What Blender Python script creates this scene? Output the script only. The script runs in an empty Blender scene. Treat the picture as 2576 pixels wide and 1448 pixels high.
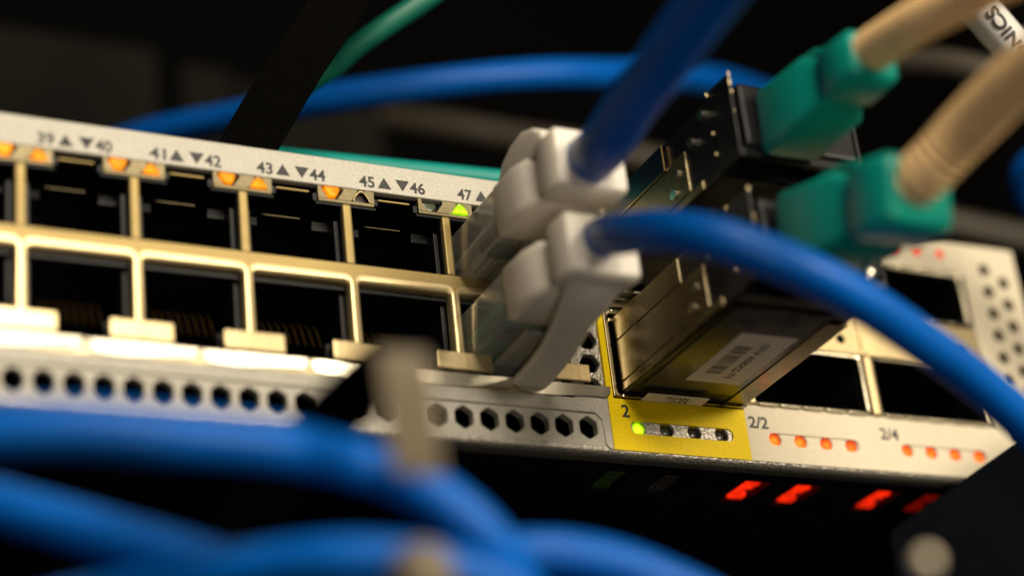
import bpy, bmesh, math, random
from mathutils import Vector, Matrix
random.seed(4)
S = 0.001                       # every number below is in millimetres
scn = bpy.context.scene
COL = scn.collection

# ------------------------------------------------------------------ camera
ROT = ((0.8984661245418739, -0.4261389057862646, -0.10566104308585586),
       (0.10301254480482047, 0.4385552229855711, -0.8927808980958939),
       (0.42678687733286846, 0.7912489806422255, 0.43792466471882807))   # rows: right, down, forward
CAM = Vector((-108.11252938727714, -216.3824065471933, -128.683060229553))
cam_data = bpy.data.cameras.new("camera")
cam = bpy.data.objects.new("camera", cam_data)
COL.objects.link(cam)
r, d, fw = (Vector(a) for a in ROT)
m = Matrix.Identity(4)
for i in range(3):
    m[i][0] = r[i]; m[i][1] = -d[i]; m[i][2] = -fw[i]; m[i][3] = CAM[i] * S
cam.matrix_world = m
cam_data.sensor_width = 36
cam_data.lens = 5244.7 / 2575 * 36
cam_data.clip_start = 0.005
cam_data.clip_end = 20
cam_data.dof.use_dof = True
cam_data.dof.focus_distance = 0.2735
cam_data.dof.aperture_fstop = 6.6
cam_data.dof.aperture_blades = 0
scn.camera = cam

# ------------------------------------------------------------------ world, lamps, exposure
w = bpy.data.worlds.new("World"); scn.world = w; w.use_nodes = True
w.node_tree.nodes["Background"].inputs[0].default_value = (1.0, 0.8, 0.6, 1)
w.node_tree.nodes["Background"].inputs[1].default_value = 0.003
def area(name, loc, target, size, power, col, sy=None):
    l = bpy.data.lights.new(name, 'AREA'); l.energy = power; l.color = col
    l.shape = 'RECTANGLE'; l.size = size * S; l.size_y = (sy or size) * S
    o = bpy.data.objects.new(name, l); COL.objects.link(o)
    o.location = Vector(loc) * S
    o.rotation_euler = (Vector(target) - Vector(loc)).to_track_quat('-Z', 'Y').to_euler()
    return o
area("key_lamp", (225, -510, 70), (10, 0, -12), 280, 2.75, (1.0, 0.87, 0.68), 90)
area("overhead_lamp", (-50, -420, 215), (-10, -20, -10), 210, 1.95, (1.0, 0.88, 0.72), 140)
area("low_lamp", (-110, -380, -230), (-30, -10, -20), 80, .27, (1.0, 0.86, 0.66), 60)
scn.view_settings.view_transform = 'Standard'
scn.view_settings.look = 'None'
scn.view_settings.exposure = 0
scn.view_settings.gamma = 1
scn.render.engine = 'CYCLES'
scn.cycles.use_denoising = True
scn.cycles.max_bounces = 6
scn.cycles.sample_clamp_indirect = 4

# ------------------------------------------------------------------ materials
def nodes_of(name):
    mt = bpy.data.materials.new(name); mt.use_nodes = True
    nt = mt.node_tree
    return mt, nt, nt.nodes["Principled BSDF"]
def mat(name, col, rough=.5, metal=0., noise=0., nscale=900., bump=0., bscale=2500., spec=.5, sss=0., trans=0., coat=0., stretch=None, sparkle=0.):
    mt, nt, b = nodes_of(name)
    b.inputs['Roughness'].default_value = rough
    b.inputs['Metallic'].default_value = metal
    b.inputs['Specular IOR Level'].default_value = spec
    b.inputs['Coat Weight'].default_value = coat
    b.inputs['Transmission Weight'].default_value = trans
    if sss:
        b.inputs['Subsurface Weight'].default_value = sss
        b.inputs['Subsurface Radius'].default_value = (.0015, .0012, .0008)
        b.inputs['Subsurface Scale'].default_value = 1
    tc = nt.nodes.new('ShaderNodeTexCoord')
    mp = nt.nodes.new('ShaderNodeMapping')
    nt.links.new(tc.outputs['Object'], mp.inputs[0])
    if stretch: mp.inputs['Scale'].default_value = stretch
    if noise:
        n = nt.nodes.new('ShaderNodeTexNoise'); n.inputs['Scale'].default_value = nscale; n.inputs['Detail'].default_value = 4
        nt.links.new(mp.outputs[0], n.inputs[0])
        rp = nt.nodes.new('ShaderNodeMapRange'); rp.inputs[1].default_value = .3; rp.inputs[2].default_value = .7
        rp.inputs[3].default_value = 1 - noise; rp.inputs[4].default_value = 1 + noise
        nt.links.new(n.outputs[0], rp.inputs[0])
        mx = nt.nodes.new('ShaderNodeMix'); mx.data_type = 'RGBA'; mx.blend_type = 'MULTIPLY'; mx.inputs[0].default_value = 1
        mx.inputs[6].default_value = (*col, 1)
        nt.links.new(rp.outputs[0], mx.inputs[7])
        nt.links.new(mx.outputs[2], b.inputs['Base Color'])
        rr = nt.nodes.new('ShaderNodeMapRange'); rr.inputs[3].default_value = max(.03, rough - .12); rr.inputs[4].default_value = min(1, rough + .12)
        n2 = nt.nodes.new('ShaderNodeTexNoise'); n2.inputs['Scale'].default_value = nscale * .23; n2.inputs['Detail'].default_value = 5
        nt.links.new(mp.outputs[0], n2.inputs[0])
        nt.links.new(n2.outputs[0], rr.inputs[0]); nt.links.new(rr.outputs[0], b.inputs['Roughness'])
    else:
        b.inputs['Base Color'].default_value = (*col, 1)
    if bump:
        n3 = nt.nodes.new('ShaderNodeTexNoise'); n3.inputs['Scale'].default_value = bscale; n3.inputs['Detail'].default_value = 3
        nt.links.new(mp.outputs[0], n3.inputs[0])
        bp = nt.nodes.new('ShaderNodeBump'); bp.inputs['Strength'].default_value = bump; bp.inputs['Distance'].default_value = .0002
        nt.links.new(n3.outputs[0], bp.inputs['Height']); nt.links.new(bp.outputs[0], b.inputs['Normal'])
    return mt
def glow(name, col, strength, base=(.3, .1, .02), hot=None):
    """a lens that gives off light, hotter where the dome faces out of the panel"""
    mt, nt, b = nodes_of(name)
    b.inputs['Base Color'].default_value = (*base, 1)
    b.inputs['Roughness'].default_value = .35; b.inputs['Specular IOR Level'].default_value = .12
    n = nt.nodes.new('ShaderNodeTexNoise'); n.inputs['Scale'].default_value = 700
    tc = nt.nodes.new('ShaderNodeTexCoord'); nt.links.new(tc.outputs['Object'], n.inputs[0])
    rp = nt.nodes.new('ShaderNodeMapRange'); rp.inputs[1].default_value = .3; rp.inputs[2].default_value = .7
    rp.inputs[3].default_value = strength * .6; rp.inputs[4].default_value = strength * 1.4
    nt.links.new(n.outputs[0], rp.inputs[0]); nt.links.new(rp.outputs[0], b.inputs['Emission Strength'])
    if hot:
        dp = nt.nodes.new('ShaderNodeVectorMath'); dp.operation = 'DOT_PRODUCT'; dp.inputs[1].default_value = (-.15, -.95, -.28)
        nt.links.new(tc.outputs['Normal'], dp.inputs[0])
        mr = nt.nodes.new('ShaderNodeMapRange'); mr.inputs[1].default_value = .55; mr.inputs[2].default_value = 1.0
        nt.links.new(dp.outputs['Value'], mr.inputs[0])
        mx = nt.nodes.new('ShaderNodeMix'); mx.data_type = 'RGBA'
        mx.inputs[6].default_value = (*col, 1); mx.inputs[7].default_value = (*hot, 1)
        nt.links.new(mr.outputs[0], mx.inputs[0]); nt.links.new(mx.outputs[2], b.inputs['Emission Color'])
    else:
        b.inputs['Emission Color'].default_value = (*col, 1)
    return mt
M = dict(
    strip=mat('cream_paint', (.44, .42, .355), .5, .15, .10, 2600, .35, 4200),
    cast=mat('grey_cast_metal', (.40, .37, .31), .38, .75, .18, 2400, .9, 2600),
    frame=mat('grey_satin_metal', (.40, .375, .31), .45, .2, .10, 2600, .35, 4200),
    yellow=mat('yellow_paint', (.80, .575, .002), .5, 0, .07, 2500, .12, 4000, spec=.15),
    panel=mat('cream_panel_paint', (.64, .57, .42), .5, 0, .05, 2600, .1, 4000, spec=.3),
    brass=mat('nickel_shield_lit', (.70, .555, .29), .33, .72, .08, 500, .12, 1500, stretch=(1, 1, .15)),  # nickel in a lighter tone, so lips and tabs look highlighted
    brassd=mat('nickel_shield_dim', (.33, .245, .09), .5, .6, .08, 700, .1, 2200, stretch=(.1, 1, 1)),  # same nickel in a darker tone, beside the highlighted lips
    chrome=mat('bright_nickel', (.86, .76, .55), .20, 1, .06, 500, .05, 900),
    cover=mat('satin_steel_cover', (.21, .17, .095), .30, .95, .12, 700, .12, 2500),
    spring=mat('bright_spring_steel', (.85, .78, .60), .32, .9, .05, 500, .05, 900),
    plate=mat('dull_light_plate', (.20, .165, .085), .42, .6, .1, 900, .1, 2000),
    well=mat('window_well', (.12, .10, .09), .6),
    screwglint=mat('screw_highlight_cream', (.95, .82, .60), .5, .3),  # cream colour takes the place of the screw's blurred highlight
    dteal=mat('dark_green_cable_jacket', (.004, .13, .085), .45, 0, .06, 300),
    blackp=mat('black_plastic', (.0038, .0038, .0042), .42, 0, .2, 700, spec=.3),
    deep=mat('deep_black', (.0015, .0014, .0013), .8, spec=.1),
    under=mat('underside_paint', (.004, .005, .009), .55, 0, .15, 1200, .2, 3000, spec=.2),
    blue=mat('blue_cable_jacket', (.0003, .105, .47), .40, 0, .10, 120, .35, 160, spec=.22),
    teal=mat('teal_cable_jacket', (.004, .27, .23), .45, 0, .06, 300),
    grey=mat('grey_cable_jacket', (.045, .037, .024), .55, 0, .06, 300),
    white=mat('white_cable_jacket', (.60, .58, .54), .5, 0, .04, 300),
    boot=mat('white_boot_rubber', (.78, .72, .62), .5, 0, .05, 250, .05, 600, sss=.45),
    green=mat('green_connector_plastic', (.001, .29, .215), .42, 0, .05, 300, .05, 500),
    beige=mat('beige_strain_relief', (.93, .61, .27), .6, 0, .08, 400, .3, 500),
    ink=mat('black_ink', (.02, .019, .018), .6, 0, .3, 1500),
    strap=mat('black_strap_fabric', (.0016, .0014, .0012), .95, 0, .3, 1500, .2, 2500, spec=.03),
    label=mat('white_label_paper', (.84, .74, .62), .6, 0, .04, 900),
    navy=mat('navy_label_film', (.006, .011, .022), .22, 0, .25, 2500, .1, 4000),
    modb=mat('dark_module_metal', (.010, .010, .012), .3, .4, .15, 800, .05, 1500),
    contact=mat('gold_contact', (.75, .50, .18), .3, 1.),
    pin=mat('shaded_contact', (.10, .06, .02), .5, 1.),  # contact gold darkened to put the shade of the port into its colour
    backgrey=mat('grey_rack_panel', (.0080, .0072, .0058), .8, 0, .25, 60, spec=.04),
    finger=mat('grey_plastic_finger', (.165, .13, .08), .5, 0, .05, 200),
    silver=mat('screw_metal', (.9, .85, .72), .18, 1.),
    amber=glow('amber_light', (.85, .19, .001), 1.15, (.05, .02, .001), (1.2, .43, .008)),
    lime=glow('lime_light', (.32, .70, .001), 1.1, (.02, .04, .001), (.85, 1.3, .02)),
    offg=mat('unlit_light_lens', (.055, .07, .04), .25, 0),
    offd=mat('unlit_dark_lens', (.045, .035, .03), .25, 0),
    orange=glow('orange_light', (.85, .05, .002), 1.25, (.05, .01, .002), (1.5, .24, .012)),
    red=glow('red_light', (1.0, .022, .003), 1.0, (.05, .002, .001)),
    dimred=glow('dim_red_light', (1.0, .02, .005), .12, (.1, .01, .01)),
    dimgreen=glow('dim_green_light', (.10, .22, .01), .012, (.02, .03, .01)),
)
# clear polycarbonate of the plugs
mt, nt, b = nodes_of('clear_plastic')
b.inputs['Base Color'].default_value = (.93, .90, .80, 1); b.inputs['Roughness'].default_value = .12
b.inputs['Transmission Weight'].default_value = .80; b.inputs['IOR'].default_value = 1.45
M['clear'] = mt

# ------------------------------------------------------------------ helpers
def tag(o, label=None, cat=None, group=None, kind=None):
    if label: o['label'] = label
    if cat: o['category'] = cat
    if group: o['group'] = group
    if kind: o['kind'] = kind
    return o
def thing(name, label, cat, group=None, loc=(0, 0, 0)):
    o = bpy.data.objects.new(name, None); COL.objects.link(o); o.location = Vector(loc) * S
    o.empty_display_size = .005
    return tag(o, label, cat, group)
def obj(name, bm, material, parent=None, smooth=False, off=None):
    me = bpy.data.meshes.new(name)
    for v in bm.verts: v.co *= S
    if smooth:
        for f in bm.faces: f.smooth = True
    bm.normal_update(); bm.to_mesh(me); bm.free()
    for mm in (material if isinstance(material, (list, tuple)) else [material]): me.materials.append(mm)
    if smooth:
        try: me.set_sharp_from_angle(angle=math.radians(50))
        except Exception: pass
    o = bpy.data.objects.new(name, me); COL.objects.link(o)
    if parent is not None:
        o.parent = parent
        p = parent; base = Vector((0, 0, 0))
        while p is not None: base += p.location; p = p.parent
        o.location = -base
    return o
def box(bm, x0, x1, y0, y1, z0, z1, bev=0., seg=2, M4=None, mi=0):
    t = bmesh.new(); bmesh.ops.create_cube(t, size=1)
    for v in t.verts:
        v.co = Vector(((x0 + x1) / 2 + v.co.x * (x1 - x0), (y0 + y1) / 2 + v.co.y * (y1 - y0), (z0 + z1) / 2 + v.co.z * (z1 - z0)))
    if bev: bmesh.ops.bevel(t, geom=t.edges[:], offset=bev, segments=seg, profile=.5, affect='EDGES')
    merge(bm, t, M4, mi)
def merge(bm, t, M4=None, mi=0):
    mp = {}
    for v in t.verts: mp[v] = bm.verts.new(M4 @ v.co if M4 else v.co)
    for f in t.faces:
        try:
            nf = bm.faces.new([mp[v] for v in f.verts]); nf.material_index = mi
        except ValueError: pass
    t.free()
def prism(bm, poly, fn, bev=0., seg=2):
    """poly: 2-D outline; fn(p, k) -> 3-D point for k = 0 / 1"""
    t = bmesh.new()
    a = [t.verts.new(fn(p, 0)) for p in poly]; b_ = [t.verts.new(fn(p, 1)) for p in poly]
    t.faces.new(a); t.faces.new(b_[::-1])
    n = len(poly)
    for i in range(n): t.faces.new([a[i], b_[i], b_[(i + 1) % n], a[(i + 1) % n]])
    bmesh.ops.recalc_face_normals(t, faces=t.faces[:])
    if bev: bmesh.ops.bevel(t, geom=t.edges[:], offset=bev, segments=seg, profile=.5, affect='EDGES', clamp_overlap=True)
    merge(bm, t)
def rrect(x0, x1, z0, z1, rad, n=4):
    pts = []
    for cx, cz, a0 in ((x1 - rad, z1 - rad, 0), (x0 + rad, z1 - rad, 90), (x0 + rad, z0 + rad, 180), (x1 - rad, z0 + rad, 270)):
        for k in range(n + 1):
            a = math.radians(a0 + 90 * k / n); pts.append((cx + rad * math.cos(a), cz + rad * math.sin(a)))
    return pts
def ring(bm, outer, inner, y0, y1, lip=0.):
    """a frame lying in the face plane between two outlines with the same number of points; lip rounds the inner edge"""
    n = len(outer)
    def loop(pts, y): return [bm.verts.new((p[0], y, p[1])) for p in pts]
    cx = sum(p[0] for p in inner) / n; cz = sum(p[1] for p in inner) / n
    loops = [loop(outer, y1), loop(outer, y0)]
    if lip:
        def mixp(t): return [(i[0] + (o[0] - i[0]) * t, i[1] + (o[1] - i[1]) * t) for i, o in zip(inner, outer)]
        for k in range(5):
            a = math.pi / 2 * k / 4
            loops.append(loop(mixp(lip * (1 - math.sin(a))), y0 + (1 - math.cos(a)) * lip * 1.0))
    else:
        loops.append(loop(inner, y0))
    loops.append(loop(inner, y1))
    for A, B in zip(loops, loops[1:]):
        for i in range(n): bm.faces.new([A[i], A[(i + 1) % n], B[(i + 1) % n], B[i]])
def perforated(bm, cells, y0, y1, nside=6, hr=(1.25, 1.38), rot=0.):
    """cells: (cx, cz, x0, x1, z0, z1); a plate piece with one hole each, with hole walls"""
    N = 24 if nside == 6 else 24
    for cx, cz, x0, x1, z0, z1 in cells:
        inn, out = [], []
        for k in range(N):
            a = 2 * math.pi * k / N + math.radians(rot)
            if nside == 6:
                s_ = (a - math.radians(rot)) % (math.pi / 3) - math.pi / 6
                rad = math.cos(math.pi / 6) / math.cos(s_)
                rad = min(rad, .965)
            else: rad = 1
            inn.append((cx + hr[0] * rad * math.cos(a), cz + hr[1] * rad * math.sin(a)))
            dx, dz = math.cos(a), math.sin(a)
            t = min(((x1 - cx) if dx > 0 else (cx - x0)) / max(abs(dx), 1e-6), ((z1 - cz) if dz > 0 else (cz - z0)) / max(abs(dz), 1e-6))
            out.append([cx + t * dx, cz + t * dz])
        for px, pz in ((x0, z0), (x1, z0), (x0, z1), (x1, z1)):      # snap to the cell corners
            j = min(range(N), key=lambda q: (out[q][0] - px) ** 2 + (out[q][1] - pz) ** 2); out[j] = [px, pz]
        e = .12
        A = [bm.verts.new((p[0], y0, p[1])) for p in out]
        B = [bm.verts.new((cx + (p[0] - cx) * (1 + e / hr[0]), y0, cz + (p[1] - cz) * (1 + e / hr[1]))) for p in inn]
        C_ = [bm.verts.new((p[0], y0 + e, p[1])) for p in inn]
        D = [bm.verts.new((p[0], y1, p[1])) for p in inn]
        for i in range(N):
            j = (i + 1) % N
            bm.faces.new([A[i], A[j], B[j], B[i]]); bm.faces.new([B[i], B[j], C_[j], C_[i]]); bm.faces.new([C_[i], C_[j], D[j], D[i]])
def catmull(pts, n=10):
    P = [Vector(p) for p in pts]; P = [P[0] * 2 - P[1]] + P + [P[-1] * 2 - P[-2]]
    out = []
    for i in range(1, len(P) - 2):
        for k in range(n):
            t = k / n
            out.append(.5 * ((2 * P[i]) + (P[i + 1] - P[i - 1]) * t + (2 * P[i - 1] - 5 * P[i] + 4 * P[i + 1] - P[i + 2]) * t * t + (3 * P[i] - P[i - 1] - 3 * P[i + 1] + P[i + 2]) * t ** 3))
    out.append(P[-2]); return out
def tube(bm, pts, rad, n=20, seg=10, cap=True, smooth=True):
    path = catmull(pts, seg) if smooth else [Vector(p) for p in pts]
    L = len(path); rings = []; up = None
    for i, p in enumerate(path):
        t = (path[min(i + 1, L - 1)] - path[max(i - 1, 0)]).normalized()
        if up is None: up = t.orthogonal().normalized()
        up = (up - t * up.dot(t)).normalized(); sd = t.cross(up)
        rr = rad(i / (L - 1)) if callable(rad) else rad
        rings.append([bm.verts.new(p + (up * math.cos(2 * math.pi * k / n) + sd * math.sin(2 * math.pi * k / n)) * rr) for k in range(n)])
    for A, B in zip(rings, rings[1:]):
        for k in range(n): bm.faces.new([A[k], A[(k + 1) % n], B[(k + 1) % n], B[k]])
    if cap: bm.faces.new(rings[0][::-1]); bm.faces.new(rings[-1])
def ext(pts, start=True, end=True, L=110):
    """lets a cable run on past the part of it that the photograph shows"""
    P_ = [Vector(p) for p in pts]
    if start:
        e = (P_[0] - P_[1]).normalized(); P_ = [P_[0] + e * L, P_[0] + e * 12] + P_
    if end:
        e = (P_[-1] - P_[-2]).normalized(); P_ = P_ + [P_[-1] + e * 12, P_[-1] + e * L]
    return P_
def at(u, v, dist):
    """a point seen at (u, v) in the photograph, dist millimetres away along the view axis"""
    q = Vector(((u - 1287.5) / 5244.7 * dist, (v - 724) / 5244.7 * dist, dist))
    return CAM + r * q.x + d * q.y + fw * q.z
def text_bm(bm, body, x, y, z, height, width=None, M4=None, off=.025):
    c = bpy.data.curves.new('t', 'FONT'); c.body = body; c.size = 1; c.extrude = 0; c.offset = off
    o = bpy.data.objects.new('t', c); COL.objects.link(o)
    bpy.context.view_layer.update()
    me = bpy.data.meshes.new_from_object(o.evaluated_get(bpy.context.evaluated_depsgraph_get()))
    bpy.data.objects.remove(o); bpy.data.curves.remove(c)
    xs = [v.co.x for v in me.vertices]; ys = [v.co.y for v in me.vertices]
    x0, x1, y0, y1 = min(xs), max(xs), min(ys), max(ys)
    sy = height / (y1 - y0); sx = (width / (x1 - x0)) if width else sy
    mp = []
    for v in me.vertices:
        a, b_ = (v.co.x - x0) * sx, (v.co.y - y0) * sy
        mp.append(bm.verts.new(M4 @ Vector((a, b_, 0)) if M4 else Vector((x + a, y, z + b_))))
    for p in me.polygons:
        try: bm.faces.new([mp[i] for i in p.vertices])
        except ValueError: pass
    bpy.data.meshes.remove(me)
def tri(bm, pts, y): bm.faces.new([bm.verts.new((p[0], y, p[1])) for p in pts])
P = 13.97
def nb(): return bmesh.new()

# ================================================================== the switch
sw = thing('network_switch', 'long cream and metal network switch front with numbered ports and a yellow framed module bay', 'network switch')
ZT, ZB = 6.95, -31.85
XL, XR = -78.0, 94.0
# housing: top sheet, underside sheet with the light windows, back and ends
bm = nb()
box(bm, XL, XR, 1.2, 300, 5.4, 6.6)
box(bm, XL, XL + 1, 1.2, 300, ZB + 2, 5.3); box(bm, XR - 1.2, XR - .2, 2.5, 300, ZB + 2, 5.3)
box(bm, XL, XR, 300.1, 301, ZB + 2, 6.6)
obj('housing', bm, M['under'], sw)
wins = [24.6, 33.0, 45.8, 54.1, 67.5, 75.9]
bm = nb(); zu0, zu1 = -31.55, -30.75
wy0, wy1, ww = 5.3, 12.9, 2.0
box(bm, XL, XR, 1.2, wy0, zu0, zu1); box(bm, XL, XR, wy1, 300, zu0, zu1)
xs = [XL] + [v for x in wins for v in (x - ww, x + ww)] + [XR]
for a, b_ in zip(xs[::2], xs[1::2]): box(bm, a, b_, wy0, wy1, zu0, zu1)
under = obj('underside_panel', bm, M['under'], sw)
for i, x in enumerate(wins):
    bm = nb(); box(bm, x - ww - .6, x + ww + .6, wy0 - .6, wy1 + .6, -28.2, -28.0)
    for a, b_ in ((x - ww - .6, x - ww - .3), (x + ww + .3, x + ww + .6)): box(bm, a, b_, wy0 - .6, wy1 + .6, -30.7, -28.25)
    wd = obj('light_window', bm, M['well'], under)
    k = {0: 'dimgreen', 1: 'offd', 2: 'red', 3: 'red', 4: 'red', 5: 'dimred'}[i]
    bm = nb()
    for q in range(3):
        yy = wy0 + .9 + q * 2.15
        box(bm, x - 1.25 + .25 * (q == 1), x + 1.25 - .3 * (q == 0), yy, yy + (1.3, .8, 1.5)[q], -31.45 + .3 * (q == 1), -28.4, .3)
    obj('circuit_light', bm, M[k], under)
# top label strip
bm = nb(); box(bm, XL, 84, -.35, 1.1, 2.72, ZT, .22, 3)
strip = obj('label_strip', bm, M['strip'], sw)
YS = -.372
for i in range(-5, 2):
    bm = nb(); xb = -8.56 + i * P
    up = [(xb - .97, 3.33), (xb + .97, 3.33), (xb, 5.0)]
    dn = [(xb + 1.62, 4.93), (xb + 3.56, 4.93), (xb + 2.54, 3.27)]
    tri(bm, up, YS); tri(bm, dn, YS)
    n = 45 + 2 * i
    text_bm(bm, str(n), xb - 3.52, YS, 3.22, 1.68, 2.15)
    text_bm(bm, str(n + 1), xb + 3.62, YS, 3.22, 1.68, 2.15)
    obj('port_number', bm, M['ink'], strip)

# port shield with twelve openings
DW = .62                          # half width of a divider
bm = nb()
NL = -6
for i in range(NL, 2):            # upper dividers, rounded
    x = i * P
    box(bm, x - DW, x + DW, -.1, 9, -8.15, .55, .28, 3)
box(bm, NL * P, 15.2, .02, .5, -10.6, -8.1, .04)            # middle band
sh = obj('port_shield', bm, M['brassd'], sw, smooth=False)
bm = nb()
for i in range(NL, 1):            # lower flanges: one rounded frame round each lower port
    x0, x1 = i * P + .06, (i + 1) * P - .06
    ring(bm, rrect(x0, x1, -24.5, -9.85, 1.15), rrect(x0 + .62, x1 - .62, -22.3, -10.95, .5), -.5, 1.0, .55)
obj('port_flange', bm, M['brass'], sw, smooth=True)
tab0 = light0 = None
for i in range(NL, 2):
    x = i * P
    # plate that carries the two lights over each divider
    bm = nb()
    box(bm, x - 3.85, x + 3.85, -.16, .5, .52, .98, .1)
    box(bm, x - 3.85, x - 3.35, -.16, .5, .98, 2.7); box(bm, x + 3.35, x + 3.85, -.16, .5, .98, 2.7)
    # web between the triangular openings
    def wedge(pts): prism(bm, pts, lambda p, k: Vector((p[0], (-.16, .5)[k], p[1])))
    wedge([(x - .75, .98), (x + .75 - .15, .98), (x + 1.55, 2.35), (x + 1.55, 2.72), (x - .35, 2.72), (x - .35, 2.3), (x - 1.25, .98)])
    wedge([(x - 3.35, .98), (x - 2.55, .98), (x - 3.35, 2.2)])
    wedge([(x + 2.55, 2.72), (x + 3.35, 2.72), (x + 3.35, 1.3)])
    obj('light_plate', bm, M['plate'], sw)
    bm = nb(); box(bm, x - 4.15, x + 4.15, .12, 3.5, .2, .5, .05); box(bm, x - 4.5, x - 3.9, .15, 5, .6, 1.7, .08); box(bm, x + 3.9, x + 4.5, .15, 5, .9, 1.9, .08)
    obj('light_housing', bm, M['blackp'], sw)
    c1 = 'amber' if i <= -1 else 'offg'
    c2 = 'amber' if i <= -2 else ('offd' if i == -1 else 'lime')
    bm = nb()
    prism(bm, [(x - 3.2, 2.65), (x - .95, 2.65), (x - 1.02, 1.9), (x - 1.6, 1.0), (x - 2.5, 1.0), (x - 3.1, 1.9)], lambda p, k: Vector((p[0], (-.6 if c1 == 'amber' else .35, 1.4)[k], p[1])), .5, 4)
    tag(obj('port_light', bm, M[c1], sw, smooth=True), {'amber': 'glowing amber light', 'offg': 'unlit green light'}[c1])
    bm = nb()
    prism(bm, [(x + .95, 1.0), (x + 3.2, 1.0), (x + 3.05, 1.6), (x + 2.4, 2.45), (x + 1.75, 2.45), (x + 1.1, 1.6)], lambda p, k: Vector((p[0], (-.6 if c2 != 'offd' else .4, 1.4)[k], p[1])), .5, 4)
    tag(obj('port_light', bm, M[c2], sw, smooth=True), {'amber': 'glowing amber light', 'offd': 'unlit dark light', 'lime': 'glowing lime green light'}[c2])
    bm = nb()                                      # thin bright lip round the upward triangle
    tube(bm, [(x + .95, -.2, 1.05), (x + 1.25, -.2, 1.75), (x + 1.85, -.2, 2.45), (x + 2.35, -.2, 2.45), (x + 2.95, -.2, 1.7), (x + 3.25, -.2, 1.05)], .09, 8, 4)
    obj('light_rim', bm, M['brass'], sw, smooth=True)
    # grounding tab under the divider
    bm = nb(); box(bm, x - 3.85, x + 3.85, -1.5, -1.05, -22.2, -19.75, .16, 3)
    box(bm, x - 3.7, x + 3.7, -1.05, .6, -20.15, -19.8, .05)
    obj('grounding_tab', bm, M['brass'], sw)
    # springy lip under the ports, scalloped lower edge
    bm = nb(); n = 18; A = []; B = []; C_ = []
    for k in range(n + 1):
        xx = x - P / 2 + .15 + (P - .3) * k / n
        t = k / n
        drop = .25 * math.sin(t * math.pi * 2 + 2.6) + (-.35 if .02 < t < .98 else .5)
        A.append(bm.verts.new((xx, .6, -22.2))); B.append(bm.verts.new((xx, -.95 - .12 * t, -22.45))); C_.append(bm.verts.new((xx, -.69 - .1 * t, -23.75 + drop * .7)))
    for q in range(n):
        bm.faces.new([A[q], A[q + 1], B[q + 1], B[q]]); bm.faces.new([B[q], B[q + 1], C_[q + 1], C_[q]])
    obj('spring_lip', bm, M['spring'], sw, smooth=True)
def ethernet(x, upper):
    x0, x1 = x + DW + .03, x + P - DW - .03
    z0, z1 = (-8.1, 2.6) if upper else (-22.2, -10.9)
    bm = nb(); D = 15
    for a in ((x0 - .5, x0, .6, D, z0, z1), (x1, x1 + .5, .6, D, z0, z1), (x0, x1, .6, D, z1, z1 + .3), (x0, x1, .6, D, z0 - .3, z0), (x0, x1, D, D + .4, z0, z1)): box(bm, *a)
    xm = (x0 + x1) / 2
    if upper:
        box(bm, x0, xm - 3.1, .9, 8, .2, z1, .12); box(bm, xm + 3.1, x1, .9, 8, .2, z1, .12)
        box(bm, x0, xm - 3.6, 4.5, D, -1.6, -.4, .1); box(bm, xm + 3.4, x1, 3.6, D, -1.9, -.5, .1); box(bm, x0 + .8, x1 - 2.2, 5.5, 6.3, -7.9, -6.6, .12); box(bm, x0 + .1, x0 + .7, 1.5, D, -7.9, -1.3, .08); box(bm, x1 - .7, x1 - .1, 1.5, D, -7.9, -1.3, .08)
    else:
        box(bm, x0, xm - 3.1, .9, 8, z0, -19.2, .12); box(bm, xm + 3.1, x1, .9, 8, z0, -19.2, .12)
        box(bm, x0 + .1, x0 + .7, 1.5, D, -19, -11.2, .08); box(bm, x1 - .7, x1 - .1, 1.5, D, -19, -11.2, .08)
        box(bm, x0, x1, .7, 1.6, -11.7, -11.0, .1)
    c = obj('ethernet_port', bm, M['blackp'], sw)
    bm = nb()
    if upper:
        box(bm, xm - 2.3, xm + 2.1, .4, .8, 1.85, 2.05, .04)
        obj('shield_edge', bm, M['brassd'], c)
        bm = nb(); box(bm, xm - 3.4, xm + 1.6, 3.0, 3.1, -.76, -.70)
        obj('edge_glint', bm, M['plate'], c)  # loose pale strip put in as the reflected line inside the port
    else:
        for k in range(8):
            xx = xm - 3.57 + 1.02 * k
            tube(bm, [(xx, 12, -12.5), (xx, 6, -14.5), (xx, 3.6, -18.5)], .17, 6, 3)
        obj('contact_pins', bm, M['pin'], c)
    return c
for i in range(NL, 1):
    ethernet(i * P, True); ethernet(i * P, False)

# lower frame: plate over the vent row, vent row, rounded bezel
bm = nb()
def plate(x0, x1, z0, z1, y=-.55): box(bm, x0, x1, y, .4, z0, z1, .1, 2)
box(bm, XL, 18.4, -.55, .4, -26.1, -24.15, .12, 2)
prism(bm, [(15.7, -24.0), (15.7, 2.6), (16.6, 2.6), (16.6, -23.0), (17.0, -23.45), (20.45, -23.45), (20.45, -31.0), (20.0, -31.0), (19.4, -30.4), (19.3, -27.1), (18.4, -26.1), (15.7, -26.1)], lambda p, k: Vector((p[0], (-.5, .45)[k], p[1])), .08)
obj('vent_frame', bm, M['frame'], sw)
HP = 3.53; X0 = -56.91
bm = nb()
cells = []
for i in range(-6, 22):
    cx = X0 + HP * i; cells.append((cx, -28.13, cx - HP / 2, cx + HP / 2, -30.6, -26.1))
perforated(bm, cells, -.28, .9, 6, (1.46, 1.62), 30)
lx = X0 + HP * 21.5
box(bm, lx, 19.5, -.28, .5, -30.6, -26.1)
obj('vent_row', bm, M['frame'], sw, smooth=False)
bm = nb(); cells = []
for k in range(8):
    cz = -22.25 + 3.4 * k; cells.append((18.75, cz, 16.65, 20.45, cz - 1.7, cz + 1.7))
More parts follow.
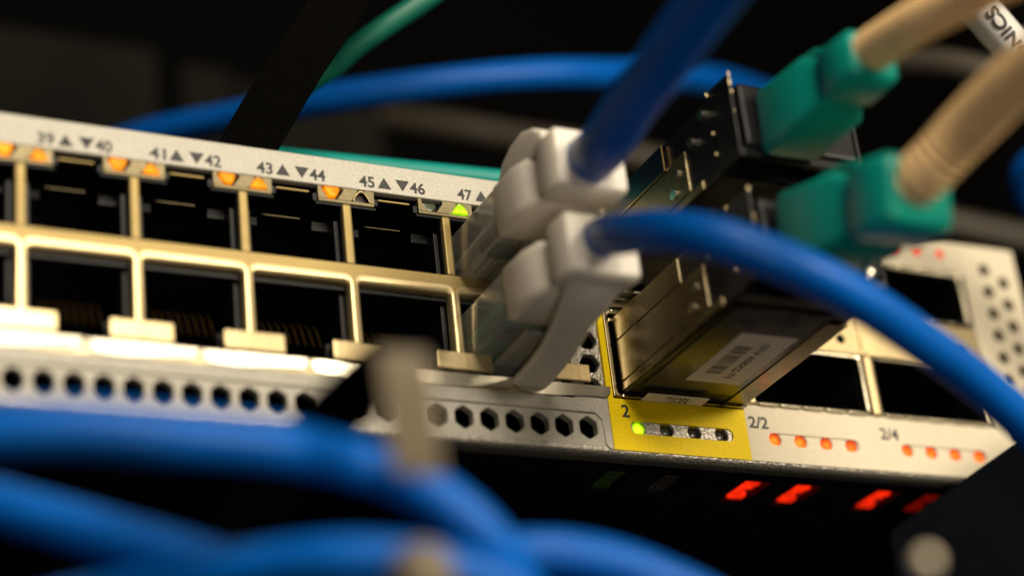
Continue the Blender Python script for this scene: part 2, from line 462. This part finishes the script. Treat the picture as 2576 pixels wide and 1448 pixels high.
perforated(bm, cells, -.1, .9, 6, (1.5, 1.42), 0)
obj('side_vent', bm, M['cast'], sw)
# rounded bottom bezel across the whole width
bm = nb()
prof = [(-.28, -30.62), (-.32, -31.0)]
for k in range(8):
    a = math.pi / 2 * k / 7; prof.append((-.32 + 1.5 * (1 - math.cos(a)), -31.0 - .85 * math.sin(a)))
prof += [(2.0, -31.85), (2.0, -31.6), (1.2, -30.62)]
prism(bm, prof, lambda p, k: Vector(((XL, 90.0)[k], p[0], p[1])))
obj('bottom_bezel', bm, M['cast'], sw, smooth=True)

# module bay: yellow and cream panels with their windows and lights
def light_slot_panel(name, x0, x1, lights, mats, pm, zt, zb, sx0, sx1):
    sz0, sz1 = -28.55, -26.75
    bm = nb(); y0, y1 = -.5, .3
    outer = rrect(x0, x1, zb, zt, .01, 4); inner = rrect(sx0, sx1, sz0, sz1, .85, 4)
    ring(bm, outer, inner, y0, y1)
    p = obj(name, bm, M[pm], sw)
    bm = nb(); cells = []
    xs = [sx0 - .2] + [(a + b_) / 2 for a, b_ in zip(lights, lights[1:])] + [sx1 + .2]
    for k, cx in enumerate(lights): cells.append((cx, -27.6, xs[k], xs[k + 1], sz0 - .2, sz1 + .2))
    perforated(bm, cells, -.3, 1.2, 20, (.96, .96))
    obj('light_recess', bm, M['cast' if pm == 'yellow' else 'panel'], p)
    for cx, k in zip(lights, mats):
        bm = nb(); t = bmesh.new(); bmesh.ops.create_uvsphere(t, u_segments=18, v_segments=12, radius=.93)
        for v in t.verts: v.co = Vector((cx + v.co.x, (.75 if k not in ('orange', 'lime') else .2) + v.co.y * .6, -27.68 + v.co.z))
        merge(bm, t)
        o = obj('status_light', bm, M[k], p, smooth=True)
        o['label'] = {'lime': 'glowing lime light', 'offg': 'unlit green light', 'offd': 'unlit dark light', 'orange': 'glowing orange light'}[k]
    return p
yp = light_slot_panel('yellow_panel', 20.5, 41.35, [24.7, 28.9, 33.1, 37.3], ['lime', 'offg', 'offd', 'offd'], 'yellow', -23.75, -31.0, 23.4, 39.0)
bm = nb(); box(bm, 20.5, 21.35, -.5, .3, -23.74, 2.6)
obj('yellow_edge', bm, M['yellow'], yp)
bm = nb(); text_bm(bm, '2', 22.3, -.52, -26.35, 1.8, 1.15)
obj('panel_marking', bm, M['ink'], yp)
cp = light_slot_panel('cream_panel', 41.36, 62.7, [45.7, 49.85, 54.0, 58.15], ['orange'] * 4, 'panel', -22.9, -31.0, 44.6, 59.3)
bm = nb(); text_bm(bm, '2/2', 41.75, -.52, -26.3, 1.75, 3.1)
obj('panel_marking', bm, M['ink'], cp)
cq = light_slot_panel('cream_panel', 62.71, 89.5, [67.5, 71.65, 75.8, 80.0], ['orange'] * 4, 'panel', -22.9, -31.0, 66.4, 81.1)
bm = nb(); text_bm(bm, '2/4', 63.2, -.52, -26.3, 1.75, 3.1)
obj('panel_marking', bm, M['ink'], cq)
# top bar of the bay with three red lights, right column with staggered round vents
bm = nb(); box(bm, 20.5, 84.2, -.5, .3, 1.3, ZT, .1)
tb = obj('bay_top_bar', bm, M['panel'], sw)
for x in (64.2, 68.3, 72.4, 76.5, 80.6):
    bm = nb(); t = bmesh.new(); bmesh.ops.create_uvsphere(t, u_segments=16, v_segments=10, radius=.72)
    for v in t.verts: v.co = Vector((x + v.co.x, -.45 + v.co.y * .5, 4.75 + v.co.z))
    merge(bm, t); obj('status_light', bm, M['red'], tb, smooth=True)
bm = nb(); box(bm, 84.22, 86.8, -.5, .3, -22.88, ZT - .01, .05)
pitch = 3.62
c1 = [(88.5, 3.05 - pitch * k, 86.8, 90.1, 3.05 - pitch * k - pitch / 2, 3.05 - pitch * k + pitch / 2) for k in range(7)]
c2 = [(91.7, 1.2 - pitch * k, 90.1, 93.3, 1.2 - pitch * k - pitch / 2, 1.2 - pitch * k + pitch / 2) for k in range(7)]
perforated(bm, c1, -.5, .8, 20, (1.0, 1.0)); perforated(bm, c2, -.5, .8, 20, (1.0, 1.0))
box(bm, 86.8, 90.1, -.5, .3, 3.05 + pitch / 2, ZT); box(bm, 90.1, 93.3, -.5, .3, 1.2 + pitch / 2, ZT)
box(bm, 86.8, 90.1, -.5, .3, -24.6, 3.05 - pitch * 6.5); box(bm, 90.1, 93.3, -.5, .3, -26, 1.2 - pitch * 6.5)
box(bm, 93.3, 94.6, -.5, .3, -26, ZT, .08)
obj('right_vent_column', bm, M['panel'], sw)
# six module cages
def cage(x0, x1, z0, z1):
    bm = nb()
    ring(bm, rrect(x0 - .45, x1 + .45, z0 - .45, z1 + .45, .6), rrect(x0, x1, z0, z1, .35), -.75, 12, .35)
    c = obj('module_cage', bm, M['chrome'], sw, smooth=True)
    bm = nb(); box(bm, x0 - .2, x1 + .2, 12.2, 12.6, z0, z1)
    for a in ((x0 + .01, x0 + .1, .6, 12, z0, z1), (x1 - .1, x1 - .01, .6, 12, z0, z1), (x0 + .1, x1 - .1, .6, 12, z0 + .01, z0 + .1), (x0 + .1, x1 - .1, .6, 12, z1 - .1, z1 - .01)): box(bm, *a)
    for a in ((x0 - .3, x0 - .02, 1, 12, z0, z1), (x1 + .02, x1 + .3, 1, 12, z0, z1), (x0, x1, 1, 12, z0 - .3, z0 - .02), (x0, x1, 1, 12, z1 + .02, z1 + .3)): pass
    obj('cage_dark_lining', bm, M['deep'], c)  # back and wall lining in deep black, painting the shade inside the cage
    bm = nb()                                     # contact springs round the mouth
    nsp = int((x1 - x0) / 3.4)
    for k in range(nsp):
        xx = x0 + (x1 - x0) * (k + .5) / nsp
        box(bm, xx - 1.45, xx + 1.45, -1.0, -.78, z0 - .62, z0 - .3, .06)
        box(bm, xx - 1.45, xx + 1.45, -1.0, -.78, z1 + .3, z1 + .62, .06)
    obj('contact_spring', bm, M['chrome'], c)
    return c
for x0, x1 in ((22.1, 41.6),):
    cage(x0, x1, -23.0, -11.6); cage(x0, x1, -7.4, 4.6)
for x0, x1 in ((43.4, 61.7), (64.4, 82.8)):
    cage(x0, x1, -22.3, -14.2); cage(x0, x1, -6.5, 1.0)
bm = nb()
for x0, x1 in ((42.2, 62.9), (63.2, 84.1)):
    box(bm, x0, x1, -.3, .4, -13.5, -7.1, .06)
    box(bm, x0, x1, -1.3, -.3, -13.9, -13.2, .1)
for x in (42.5, 63.05):
    box(bm, x - .55, x + .55, -1.2, .4, -22.8, -14.0, .12); box(bm, x - .55, x + .55, -1.2, .4, -7.0, 1.1, .12)
bd = obj('cage_bridge', bm, M['brass'], sw)
bm = nb()
for x in (59.7, 80.5):
    tube(bm, [(x, -.35, -11.2), (x, -.2, -11.2)], .75, 16, 2, smooth=False)
obj('bridge_hole', bm, M['deep'], bd)
# inner vertical side of yellow bay
bm = nb(); box(bm, 21.4, 21.75, -.75, 12, -23.5, 5, .08); box(bm, 21.4, 42, -.3, .4, -11.1, -7.9, .05)
for k in range(7):
    z = -12.8 + k * 1.15
    box(bm, 22.0, 25.0, -1.1, -.5, z, z + .5, .08)
obj('cage_side', bm, M['cover'], sw)

# ================================================================== optical transceivers
def transceiver(z0, upper):
    lab = ('metal optical transceiver in the upper bay slot with a navy label on its side' if upper else
           'metal optical transceiver above the yellow panel with a barcode label underneath')
    t = thing('optical_transceiver', lab, 'transceiver', 'transceivers plugged into the yellow bay', (32, -10, z0))
    x0, x1 = 22.7, 41.2; z1 = z0 + 11.3
    bm = nb()
    box(bm, x0 + .15, x1 - .15, -31, 10, z0 + .12, z1, .35, 3)
    body = obj('body', bm, M['modb'], t)
    bm = nb()                                   # folded side cover in three strips with seams between
    zs = [z0 + .25, z0 + 1.55, z0 + 7.5, z1 - .2]
    ends = [-27.0, -24.0, -18.5]
    for (a, b_), e in zip(zip(zs, zs[1:]), ends):
        box(bm, x0 - .12, x0 + .14, e, -.9, a + .09, b_ - .09, .08, 2)
    obj('side_cover', bm, M['cover'], t)
    bm = nb(); box(bm, x1 - 3.0, x1 + .1, -26, -.6, z0 - .1, z0 + .1, .06); box(bm, x1 - .1, x1 + .12, -26, -.6, z0 - .05, z1 - .4, .06)
    obj('edge_cover', bm, M['cover'], t)
    bm = nb()
    for y, z in ((-21.5, z0 + 5.4), (-25.8, z0 + 7.6), (-20.2, z0 + 3.2), (-29, z0 + 9.8)):
        tube(bm, [(x0 - .35, y, z), (x0 + .1, y, z)], .75, 14, 2, smooth=False)
    obj('screw', bm, M['silver'], t, smooth=True)
    bm = nb()                                   # black front cap and thin latch plates
    box(bm, x0 + 1, x1 - 1, -36, -31.1, z0 + 1.6, z1 - .6, .6, 3)
    obj('front_cap', bm, M['blackp'], t)
    bm = nb()
    for yy, za, zb in ((-30.6, z0 + 3, z1 + .4), (-35.9, z0 + 1.5, z1 + .5)):
        zz = za
        while zz < zb:
            hh = random.uniform(.2, .9); ox = random.uniform(-.08, .04)
            if random.random() < .5: box(bm, x0 - .03 + ox, x0 + .12, yy - .22, yy, zz, zz + hh, .07)
            zz += hh + random.uniform(.15, 1.1)
    obj('edge_glint', bm, M['brass'], t)  # scattered brass dashes put in as sparkles along the metal ends
    bm = nb()
    box(bm, x0 + .2, x0 + .6, -35.5, -30, z0 + .5, z1 + .8, .12); box(bm, x1 - .6, x1 - .2, -35.5, -30, z0 + .5, z1 + .8, .12)
    box(bm, x0 + .6, x1 - .6, -35.6, -35.2, z0 + .4, z0 + 1.5, .12)
    obj('latch', bm, M['blackp'], t)
    if upper:
        bm = nb(); prism(bm, [(-1.5, z0 + 7.2), (-19.1, z0 + 7.2), (-19.0, z0 + 11.0), (-1.5, z0 + 11.0)], lambda p, k: Vector(((x0 - .22, x0 - .13)[k], p[0], p[1])))
        obj('side_label', bm, M['navy'], t)
        bm = nb()
        box(bm, x0 - .3, x0 - .2, -19.2, -1.5, z0 + 7.1, z0 + 7.25); box(bm, x0 - .3, x0 - .2, -19.2, -19.05, z0 + 7.1, z0 + 11.0)
        obj('label_border', bm, M['contact'], t)
    else:
        bm = nb(); box(bm, 24.0, 37.9, -28, -3.6, z0 - .06, z0 + .1, .03)
        obj('bottom_film', bm, M['navy'], t)
        bm = nb(); box(bm, 28.6, 36.9, -21.2, -6.9, z0 - .12, z0 - .07)
        lb = obj('barcode_label', bm, M['label'], t)
        bm = nb(); y = -9.6; k = 0
        random.seed(7)
        while y > -17.6:
            wd_ = random.choice((.18, .28, .42)); 
            a = bm.verts.new((30.0, y, z0 - .135)); b_ = bm.verts.new((32.3, y, z0 - .135)); c = bm.verts.new((32.3, y - wd_, z0 - .135)); d_ = bm.verts.new((30.0, y - wd_, z0 - .135))
            bm.faces.new([a, b_, c, d_]); y -= wd_ + random.choice((.18, .25, .35))
        M4 = Matrix(((0, 1, 0, 33.3), (-1, 0, 0, -8.6), (0, 0, 1, z0 - .135), (0, 0, 0, 1)))
        text_bm(bm, 'FT-ZX80A 4102', 0, 0, 0, 1.1, 10.3, M4)
        obj('barcode', bm, M['ink'], lb)
    return t
T_up = transceiver(-7.1, True)
T_lo = transceiver(-23.2, False)
bm = nb(); q = at(2184, 694, 247)
tube(bm, [q - d * 1.1 - r * .2, q - d * .4, q + d * .4, q + d * 1.1 + r * .2], lambda f: .35 + .45 * math.sin(math.pi * (f * .9 + .05)), 14, 4)
tube(bm, [q + d * .2 + fw * .4, q + fw * 4 - r * 3, Vector((40.5, -27, -20.5))], .35, 8, 4)
obj('glint_bead', bm, M['silver'], T_lo, smooth=True)  # silver bead and stem added to give a bright blurred spot
bm = nb(); M4 = None
box(bm, 25.2, 34.4, -3.1, -.95, -23.95, -23.8)
st = obj('small_sticker', bm, M['label'], sw)
bm = nb(); text_bm(bm, '32.C', 0, 0, 0, .8, 3.0, Matrix(((-1, 0, 0, 31.9), (0, -1, 0, -1.2), (0, 0, 1, -23.97), (0, 0, 0, 1)))); text_bm(bm, 'MADE', 0, 0, 0, .6, 3.4, Matrix(((-1, 0, 0, 31.6), (0, -1, 0, -2.2), (0, 0, 1, -23.97), (0, 0, 0, 1))))
obj('sticker_print', bm, M['ink'], st)

# ================================================================== patch cables with white boots
def patch(lab, z0, up, path, seedname):
    """z0: underside of the clear plug, up = +1 latch above, -1 latch below"""
    t = thing('patch_cable', lab, 'cable', 'patch cables with white boots', (7, -10, z0 + 3))
    x0, x1, z1 = 1.15, 12.8, z0 + 6.7
    bm = nb(); box(bm, x0, x1, -12.4, 7, z0, z1, .35, 3)
    plug = obj('clear_plug', bm, M['clear'], t, smooth=True)
    bm = nb()
    for k in range(8):
        xx = 7 - 3.57 + 1.02 * k
        tube(bm, [(xx, -11, z0 + 3.3), (xx, -4, z0 + 3.3), (xx, 4, z0 + 2.6)], .42, 8, 3)
    obj('wires', bm, [M[random.choice(('green', 'blue', 'beige', 'white'))]], plug, smooth=True)
    bm = nb(); box(bm, 2.6, 11.3, -8.5, -5.2, z0 + .7, z0 + 2.1, .3)
    box(bm, x0 + .8, x1 - .8, 1.0, 6, z0 + .4, z0 + 1.8, .1)
    obj('strain_bar', bm, M['blackp'], plug)
    bm = nb(); box(bm, 4.0, 10.0, -11, 5, *((z1 + .5, z1 + 1.3) if up > 0 else (z0 - 1.3, z0 - .5)), .25)
    obj('plug_latch', bm, M['clear'], plug)
    # boot: lofted rounded blocks from the plug to the back collar
    c = (z0 + z1) / 2
    bm = nb()
    def loft(stations, n=5):
        prev = None
        for (y, xa, xb, za, zb, rad) in stations:
            L = [bm.verts.new((p[0], y, p[1])) for p in rrect(xa, xb, za, zb, rad, n)]
            if prev: 
                for q in range(len(L)): bm.faces.new([prev[q], prev[(q + 1) % len(L)], L[(q + 1) % len(L)], L[q]])
            else: bm.faces.new(L)
            prev = L
        bm.faces.new(prev[::-1])
    a, b_ = (z0 - .25, z1 + .25)
    loft([(-12.0, x0 - .1, x1 - .3, a, b_, .7), (-12.2, x0 - .2, x1 - .1, a - .2, b_ + .2, 1.0), (-17, x0 - .1, x1 - .3, a - .2, b_ + .2, 1.1),
          (-20.0, x0 + .4, x1 - .7, a + .1, b_ - .1, 1.2), (-20.7, x0 + 1.1, x1 - 1.3, a + .7, b_ - .7, 1.4), (-22.2, x0 + 1.1, x1 - 1.3, a + .7, b_ - .7, 1.4),
          (-22.5, x0 + .8, x1 - .9, a - .3, b_ + .4, .9), (-22.8, x0 + .7, x1 - .8, a - .55, b_ + .55, .8), (-26.6, x0 + .9, x1 - 1.0, a - .45, b_ + .45, .8), (-27.0, x0 + 1.2, x1 - 1.3, a - .1, b_ + .1, .7)])
    boot = obj('boot', bm, M['boot'], t, smooth=True)
    bm = nb()
    if up > 0:
        prof = [(-11.5, z1 - .2), (-11.6, z1 + 1.2), (-13.2, z1 + 3.0), (-16, z1 + 4.1), (-19, z1 + 4.3), (-22, z1 + 3.2), (-24.3, z1 + 1.4), (-24.4, z1 - .2)]
        prism(bm, prof, lambda p, k: Vector(((2.0, 11.0)[k], p[0], p[1])), .5, 3)
    else:
        st = [(-26.6, -19.6, 3.0, 10.9), (-24, -20.5, 3.2, 10.5), (-20, -21.6, 3.9, 9.7), (-16, -22.2, 4.8, 10.0), (-11, -22.6, 5.8, 10.8), (-6, -22.8, 6.3, 11.3), (-1.2, -22.9, 6.4, 11.6)]
        prev = None
        for y, z, xa, xb in st:
            L = [bm.verts.new((p[0], y, p[1])) for p in rrect(xa, xb, z - .55, z + (.45 if y > -22 else 1.6), .4, 4)]
            if prev:
                for q in range(len(L)): bm.faces.new([prev[q], prev[(q + 1) % len(L)], L[(q + 1) % len(L)], L[q]])
            else: bm.faces.new(L)
            prev = L
        bm.faces.new(prev[::-1])
    obj('latch_cover', bm, M['boot'], t, smooth=True)
    bm = nb(); tube(bm, ext(path, False, True, 130), 3.1 if up > 0 else 2.45, 24, 12)
    obj('jacket', bm, M['blue'], t, smooth=True)
    return t
ze = -5.1
patch('blue patch cable from the upper white boot rising out of frame beside the beige fibre', -8.2, 1,
      [(6.8, -22, -4.9), (6.8, -27, -4.9), at(1528, 355, 244), at(1590, 260, 237), at(1673, 150, 229), at(1785, 0, 220), at(1890, -130, 212)], 'a')
patch('blue patch cable from the lower white boot arching to the right over the transceivers', -19.9, -1,
      [(7, -20, -16), (7, -26.5, -15.6), at(1570, 587, 240), at(1665, 581, 233), at(1770, 592, 229), at(1890, 628, 228), at(2030, 685, 229), at(2180, 765, 232), at(2330, 865, 236), at(2470, 970, 240), at(2620, 1105, 244), at(2800, 1290, 248)], 'b')

# ================================================================== fibre cables with green connectors
def fibre(lab, base, dirv, boot_pts, rad, k):
    t = thing('fibre_cable', lab, 'cable', 'fibre cables with green connectors', base)
    # local frame: a along the connector, towards the viewer
    a = Vector(dirv).normalized(); upv = Vector((0, 0, 1)); s_ = a.cross(upv).normalized(); n_ = s_.cross(a)
    B = Vector(base)
    ln = k[4]
    def fr(p, q, z): return B + s_ * p + a * q * ln + n_ * z
    def solid(bm, st):
        prev = None
        for q, wx, wz, rad_ in st:
            L = [bm.verts.new(fr(p[0], q, p[1])) for p in rrect(-wx, wx, -wz, wz, rad_, 4)]
            if prev:
                for i in range(len(L)): bm.faces.new([prev[i], prev[(i + 1) % len(L)], L[(i + 1) % len(L)], L[i]])
            else: bm.faces.new(L)
            prev = L
        bm.faces.new(prev[::-1]); bmesh.ops.recalc_face_normals(bm, faces=bm.faces[:])
    wx, wz, cx, cz, ln = k[:5]
    bm = nb(); solid(bm, [(-1, wx - .3, wz - .3, .8), (0, wx, wz, .8), (11, wx, wz * .9, 1.0), (13, wx - 1, wz * .72, 1.0), (14.5, wx - 1, wz * .72, 1.0)])
    obj('connector_shell', bm, M['green'], t, smooth=True)
    bm = nb(); solid(bm, [(13.6, cx - .8, cz - .7, .9), (14.8, cx, cz, 1.1), (21.0, cx * .93, cz * .93, 1.3), (22.0, cx * .75, cz * .75, 1.3)])
    obj('connector_collar', bm, M['green'], t, smooth=True)
    bm = nb()
    tube(bm, [fr(0, 0, wz + .6), fr(0, 3, wz + 1.5), fr(0, 9, wz + 1.3), fr(0, 13, wz - .6)], .75, 10, 6)
    obj('release_lever', bm, M['green'], t, smooth=True)
    bm = nb(); pts = [fr(.3, 17, k[5]), fr(.3, 22, k[5] * 1.15)] + boot_pts
    raw = catmull(ext(pts, False, True, 48), 60)
    path = [raw[0]]; step = .16
    for p in raw[1:]:
        while (p - path[-1]).length > step: path.append(path[-1] + (p - path[-1]).normalized() * step)
    tot = len(path) * step
    tube(bm, path, lambda f: rad * (1 + .055 * math.sin(f * tot * 2 * math.pi / 1.25)), 20, 1, smooth=False)
    obj('strain_relief', bm, M['beige'], t, smooth=True)
    return t
fibre('green fibre connector in the upper transceiver with a beige cable to the top edge', (29.6, -37.0, -2.3), (0, -1, -.06), [at(2235, 100, 238), at(2320, 48, 232), at(2430, -10, 226), at(2560, -75, 218)], 2.5, (4.0, 4.4, 3.7, 3.3, .84, .3))
fibre('green fibre connector in the lower transceiver with a thick beige cable in front', (29.6, -38, -18.2), (0, -1, -.24), [at(2420, 335, 227), at(2530, 225, 221), at(2680, 105, 212)], 3.0, (4.9, 4.9, 5.0, 4.5, .95, 1.2))

# ================================================================== straps, cable fingers, rack parts
bm = nb()
def band(bm, pts, wv, th):
    """flat strap through pts; wv: width vector, th: thickness vector"""
    path = catmull(pts, 8); R_ = []
    for p in path:
        R_.append([bm.verts.new(p + wv * sx + th * sy) for sx, sy in ((-.5, -.5), (.5, -.5), (.5, .5), (-.5, .5))])
    for A, B in zip(R_, R_[1:]):
        for k in range(4): bm.faces.new([A[k], A[(k + 1) % 4], B[(k + 1) % 4], B[k]])
    bm.faces.new(R_[0][::-1]); bm.faces.new(R_[-1])
    bmesh.ops.recalc_face_normals(bm, faces=bm.faces[:])
wv = (at(694, 385, 272) - at(547, 361, 272))
band(bm, [at(560, 480, 269), at(621, 373, 272), at(730, 190, 276), at(822, 55, 280), at(900, -70, 284), at(1300, -700, 300)], wv, fw * 1.0)
tag(obj('cable_strap', bm, M['strap']), 'flat black strap rising behind the numbered strip above port 43', 'strap')
bm = nb(); band(bm, [at(430, 1560, 216), at(640, 1290, 212), at(800, 1085, 208), at(985, 905, 200), at(1070, 840, 197)], r * 5.6 + d * 2.7, fw * 1.2)
tag(obj('cable_strap', bm, M['strap']), 'blurred black strap running behind the blue cable up to the grey finger', 'strap')
bm = nb(); band(bm, [at(1012, 880, 193), at(1020, 950, 192), at(1034, 1050, 191), at(1050, 1165, 190), at(1056, 1195, 190)], r * 4.6 + d * .3, fw * 1.4)
bmesh.ops.bevel(bm, geom=[e for e in bm.edges if len(e.link_faces) == 2 and e.calc_face_angle(0) > .6], offset=.45, segments=3, affect='EDGES', clamp_overlap=True)
tag(obj('cable_finger', bm, M['finger'], smooth=True), 'blurred grey upright finger in front of the blue cables', 'cable guide')
bm = nb(); t = bmesh.new(); bmesh.ops.create_uvsphere(t, u_segments=24, v_segments=14, radius=3.1)
c = at(1062, 1448, 186)
for v in t.verts: v.co = v.co + c
merge(bm, t); tube(bm, [c, c + d * 8, c + d * 16 + fw * 2], 2.6, 18, 4)
tag(obj('cable_finger', bm, M['finger'], smooth=True), 'blurred round grey knob at the bottom edge between blue cables', 'cable guide')

def cable(name, label, pts, rad, m, group=None, cat='cable', runs=(True, True)):
    bm = nb(); tube(bm, ext(pts, *runs), rad, 22, 12)
    return tag(obj(name, bm, M[m], smooth=True), label, cat, group)
G1 = 'blurred blue cables in front of the switch'
cable('network_cable', 'blurred blue cable across the hexagon holes that bends down past the grey finger', [at(-160, 1088, 186), at(0, 1078, 186), at(220, 1076, 187), at(450, 1096, 189), at(700, 1120, 194), at(900, 1165, 201), at(1060, 1225, 200), at(1170, 1300, 200), at(1260, 1400, 201), at(1330, 1520, 203)], 2.4, 'blue', G1)
cable('network_cable', 'blurred blue cable sloping down from the left edge under the hexagon holes', [at(-200, 1215, 205), at(0, 1268, 203), at(250, 1338, 201), at(500, 1410, 199), at(760, 1495, 198), at(950, 1560, 198)], 2.4, 'blue', G1)
cable('network_cable', 'blurred blue cable along the bottom edge that meets the grey knob', [at(150, 1530, 199), at(420, 1465, 197), at(650, 1425, 195), at(850, 1405, 193), at(1060, 1415, 193), at(1240, 1470, 195), at(1360, 1540, 197)], 2.4, 'blue', G1)
cable('network_cable', 'blurred dark blue cable arching over the bottom edge right of the grey knob', [at(1000, 1500, 210), at(1180, 1415, 209), at(1360, 1390, 209), at(1540, 1415, 210), at(1700, 1475, 211), at(1850, 1550, 213)], 2.4, 'blue', G1)
G2 = 'blurred cables behind the switch'
cable('network_cable', 'blurred blue cable crossing the dark background behind the black strap', [at(200, 400, 345), at(370, 340, 340), at(560, 300, 335), at(830, 248, 328), at(1100, 210, 328), at(1350, 188, 335), at(1530, 188, 345), at(1680, 192, 362), at(1820, 212, 385), at(1960, 260, 410)], 2.5, 'blue', G2, runs=(True, False))
cable('network_cable', 'blurred blue cable bending at the right edge below the thick beige fibre', [at(2700, 600, 335), at(2600, 520, 333), at(2572, 450, 330), at(2615, 392, 327), at(2740, 320, 322)], 2.2, 'blue', G2)
cable('network_cable', 'blurred grey cable behind the gap between blue cable and white boot', [at(700, 330, 420), at(900, 300, 410), at(1100, 318, 400), at(1300, 350, 395), at(1500, 378, 390), at(1700, 420, 390)], 2.6, 'grey', G2)
cable('network_cable', 'blurred grey cable between the two green connectors at upper right', [at(2150, 215, 352), at(2250, 168, 347), at(2420, 175, 340), at(2600, 230, 335)], 2.8, 'grey', G2, runs=(False, True))
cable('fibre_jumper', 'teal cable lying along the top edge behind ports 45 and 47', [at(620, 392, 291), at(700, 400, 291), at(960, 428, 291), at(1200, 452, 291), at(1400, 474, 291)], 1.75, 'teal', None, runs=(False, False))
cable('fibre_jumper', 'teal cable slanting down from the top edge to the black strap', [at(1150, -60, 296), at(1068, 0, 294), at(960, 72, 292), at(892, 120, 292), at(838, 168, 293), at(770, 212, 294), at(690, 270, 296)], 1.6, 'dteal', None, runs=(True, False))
# white cable with lettering
wc = [at(2380, -60, 283), at(2450, 10, 284), at(2520, 90, 285), at(2610, 195, 286)]
wcab = cable('printed_cable', 'white cable with black lettering in the top right corner', wc, 2.7, 'white')
bm = nb()
p0 = at(2596, 158, 281.6); p1 = at(2484, 24, 281.6)
ex = (p1 - p0).normalized(); ez = -fw; ey = ez.cross(ex).normalized()
n = len('ONICS'); Lt = (p1 - p0).length
M4 = Matrix(((ex.x, ey.x, ez.x, 0), (ex.y, ey.y, ez.y, 0), (ex.z, ey.z, ez.z, 0), (0, 0, 0, 1)))
M4.translation = p0 - ey * 1.5
text_bm(bm, 'ONICS', 0, 0, 0, 2.3, Lt, M4, off=.035)
# wrap the lettering on to the round jacket
ax0, ax1 = Vector(wc[1]), Vector(wc[2]); ad = (ax1 - ax0).normalized()
bmesh.ops.subdivide_edges(bm, edges=bm.edges[:], cuts=2)
for v in bm.verts:
    q = ax0 + ad * (v.co - ax0).dot(ad); rr = v.co - q; v.co = q + rr.normalized() * 2.78
obj('cable_print', bm, M['ink'], wcab)

# rack: post at the lower right, far grey panels, screw
bm = nb()
a = at(2230, 1340, 292); b_ = at(2800, 940, 276)
e = (b_ - a)
dn = d * 70 + r * 12
back = fw * 14 + r * 6
vs = [a, b_, b_ + dn, a + dn, a + back, b_ + back, b_ + dn + back, a + dn + back]
V = [bm.verts.new(v) for v in vs]
for f in ((0, 1, 2, 3), (7, 6, 5, 4), (0, 4, 5, 1), (1, 5, 6, 2), (2, 6, 7, 3), (3, 7, 4, 0)): bm.faces.new([V[i] for i in f])
bmesh.ops.recalc_face_normals(bm, faces=bm.faces[:])
bmesh.ops.bevel(bm, geom=bm.edges[:], offset=.5, segments=2, affect='EDGES')
rk = tag(obj('rack_bracket', bm, M['under']), 'black rack bracket hiding the lower right corner of the switch', 'bracket')
th = thing('cage_screw', 'round screw head at the bottom right, cream in place of its blurred highlight', 'screw', None, at(2330, 1410, 186))
c = at(2330, 1410, 186)
bm = nb(); t = bmesh.new(); bmesh.ops.create_uvsphere(t, u_segments=24, v_segments=14, radius=1.0)
for v in t.verts: v.co = v.co + c
merge(bm, t); obj('screw_head', bm, M['screwglint'], th, smooth=True)
bm = nb(); tube(bm, [c + fw * .4, c + fw * 5 + d * 1], .6, 12, 2, smooth=False); obj('screw_shaft', bm, M['modb'], th, smooth=True)
# far grey panels behind the switch (facing the camera side of the rack)
def panel(name, label, x0, x1, y, z0, z1, tilt=0):
    bm = nb(); box(bm, x0, x1, y, y + 2, z0, z1, .6, 2)
    return tag(obj(name, bm, M['backgrey']), label, 'rack unit', 'grey panels far behind the switch')
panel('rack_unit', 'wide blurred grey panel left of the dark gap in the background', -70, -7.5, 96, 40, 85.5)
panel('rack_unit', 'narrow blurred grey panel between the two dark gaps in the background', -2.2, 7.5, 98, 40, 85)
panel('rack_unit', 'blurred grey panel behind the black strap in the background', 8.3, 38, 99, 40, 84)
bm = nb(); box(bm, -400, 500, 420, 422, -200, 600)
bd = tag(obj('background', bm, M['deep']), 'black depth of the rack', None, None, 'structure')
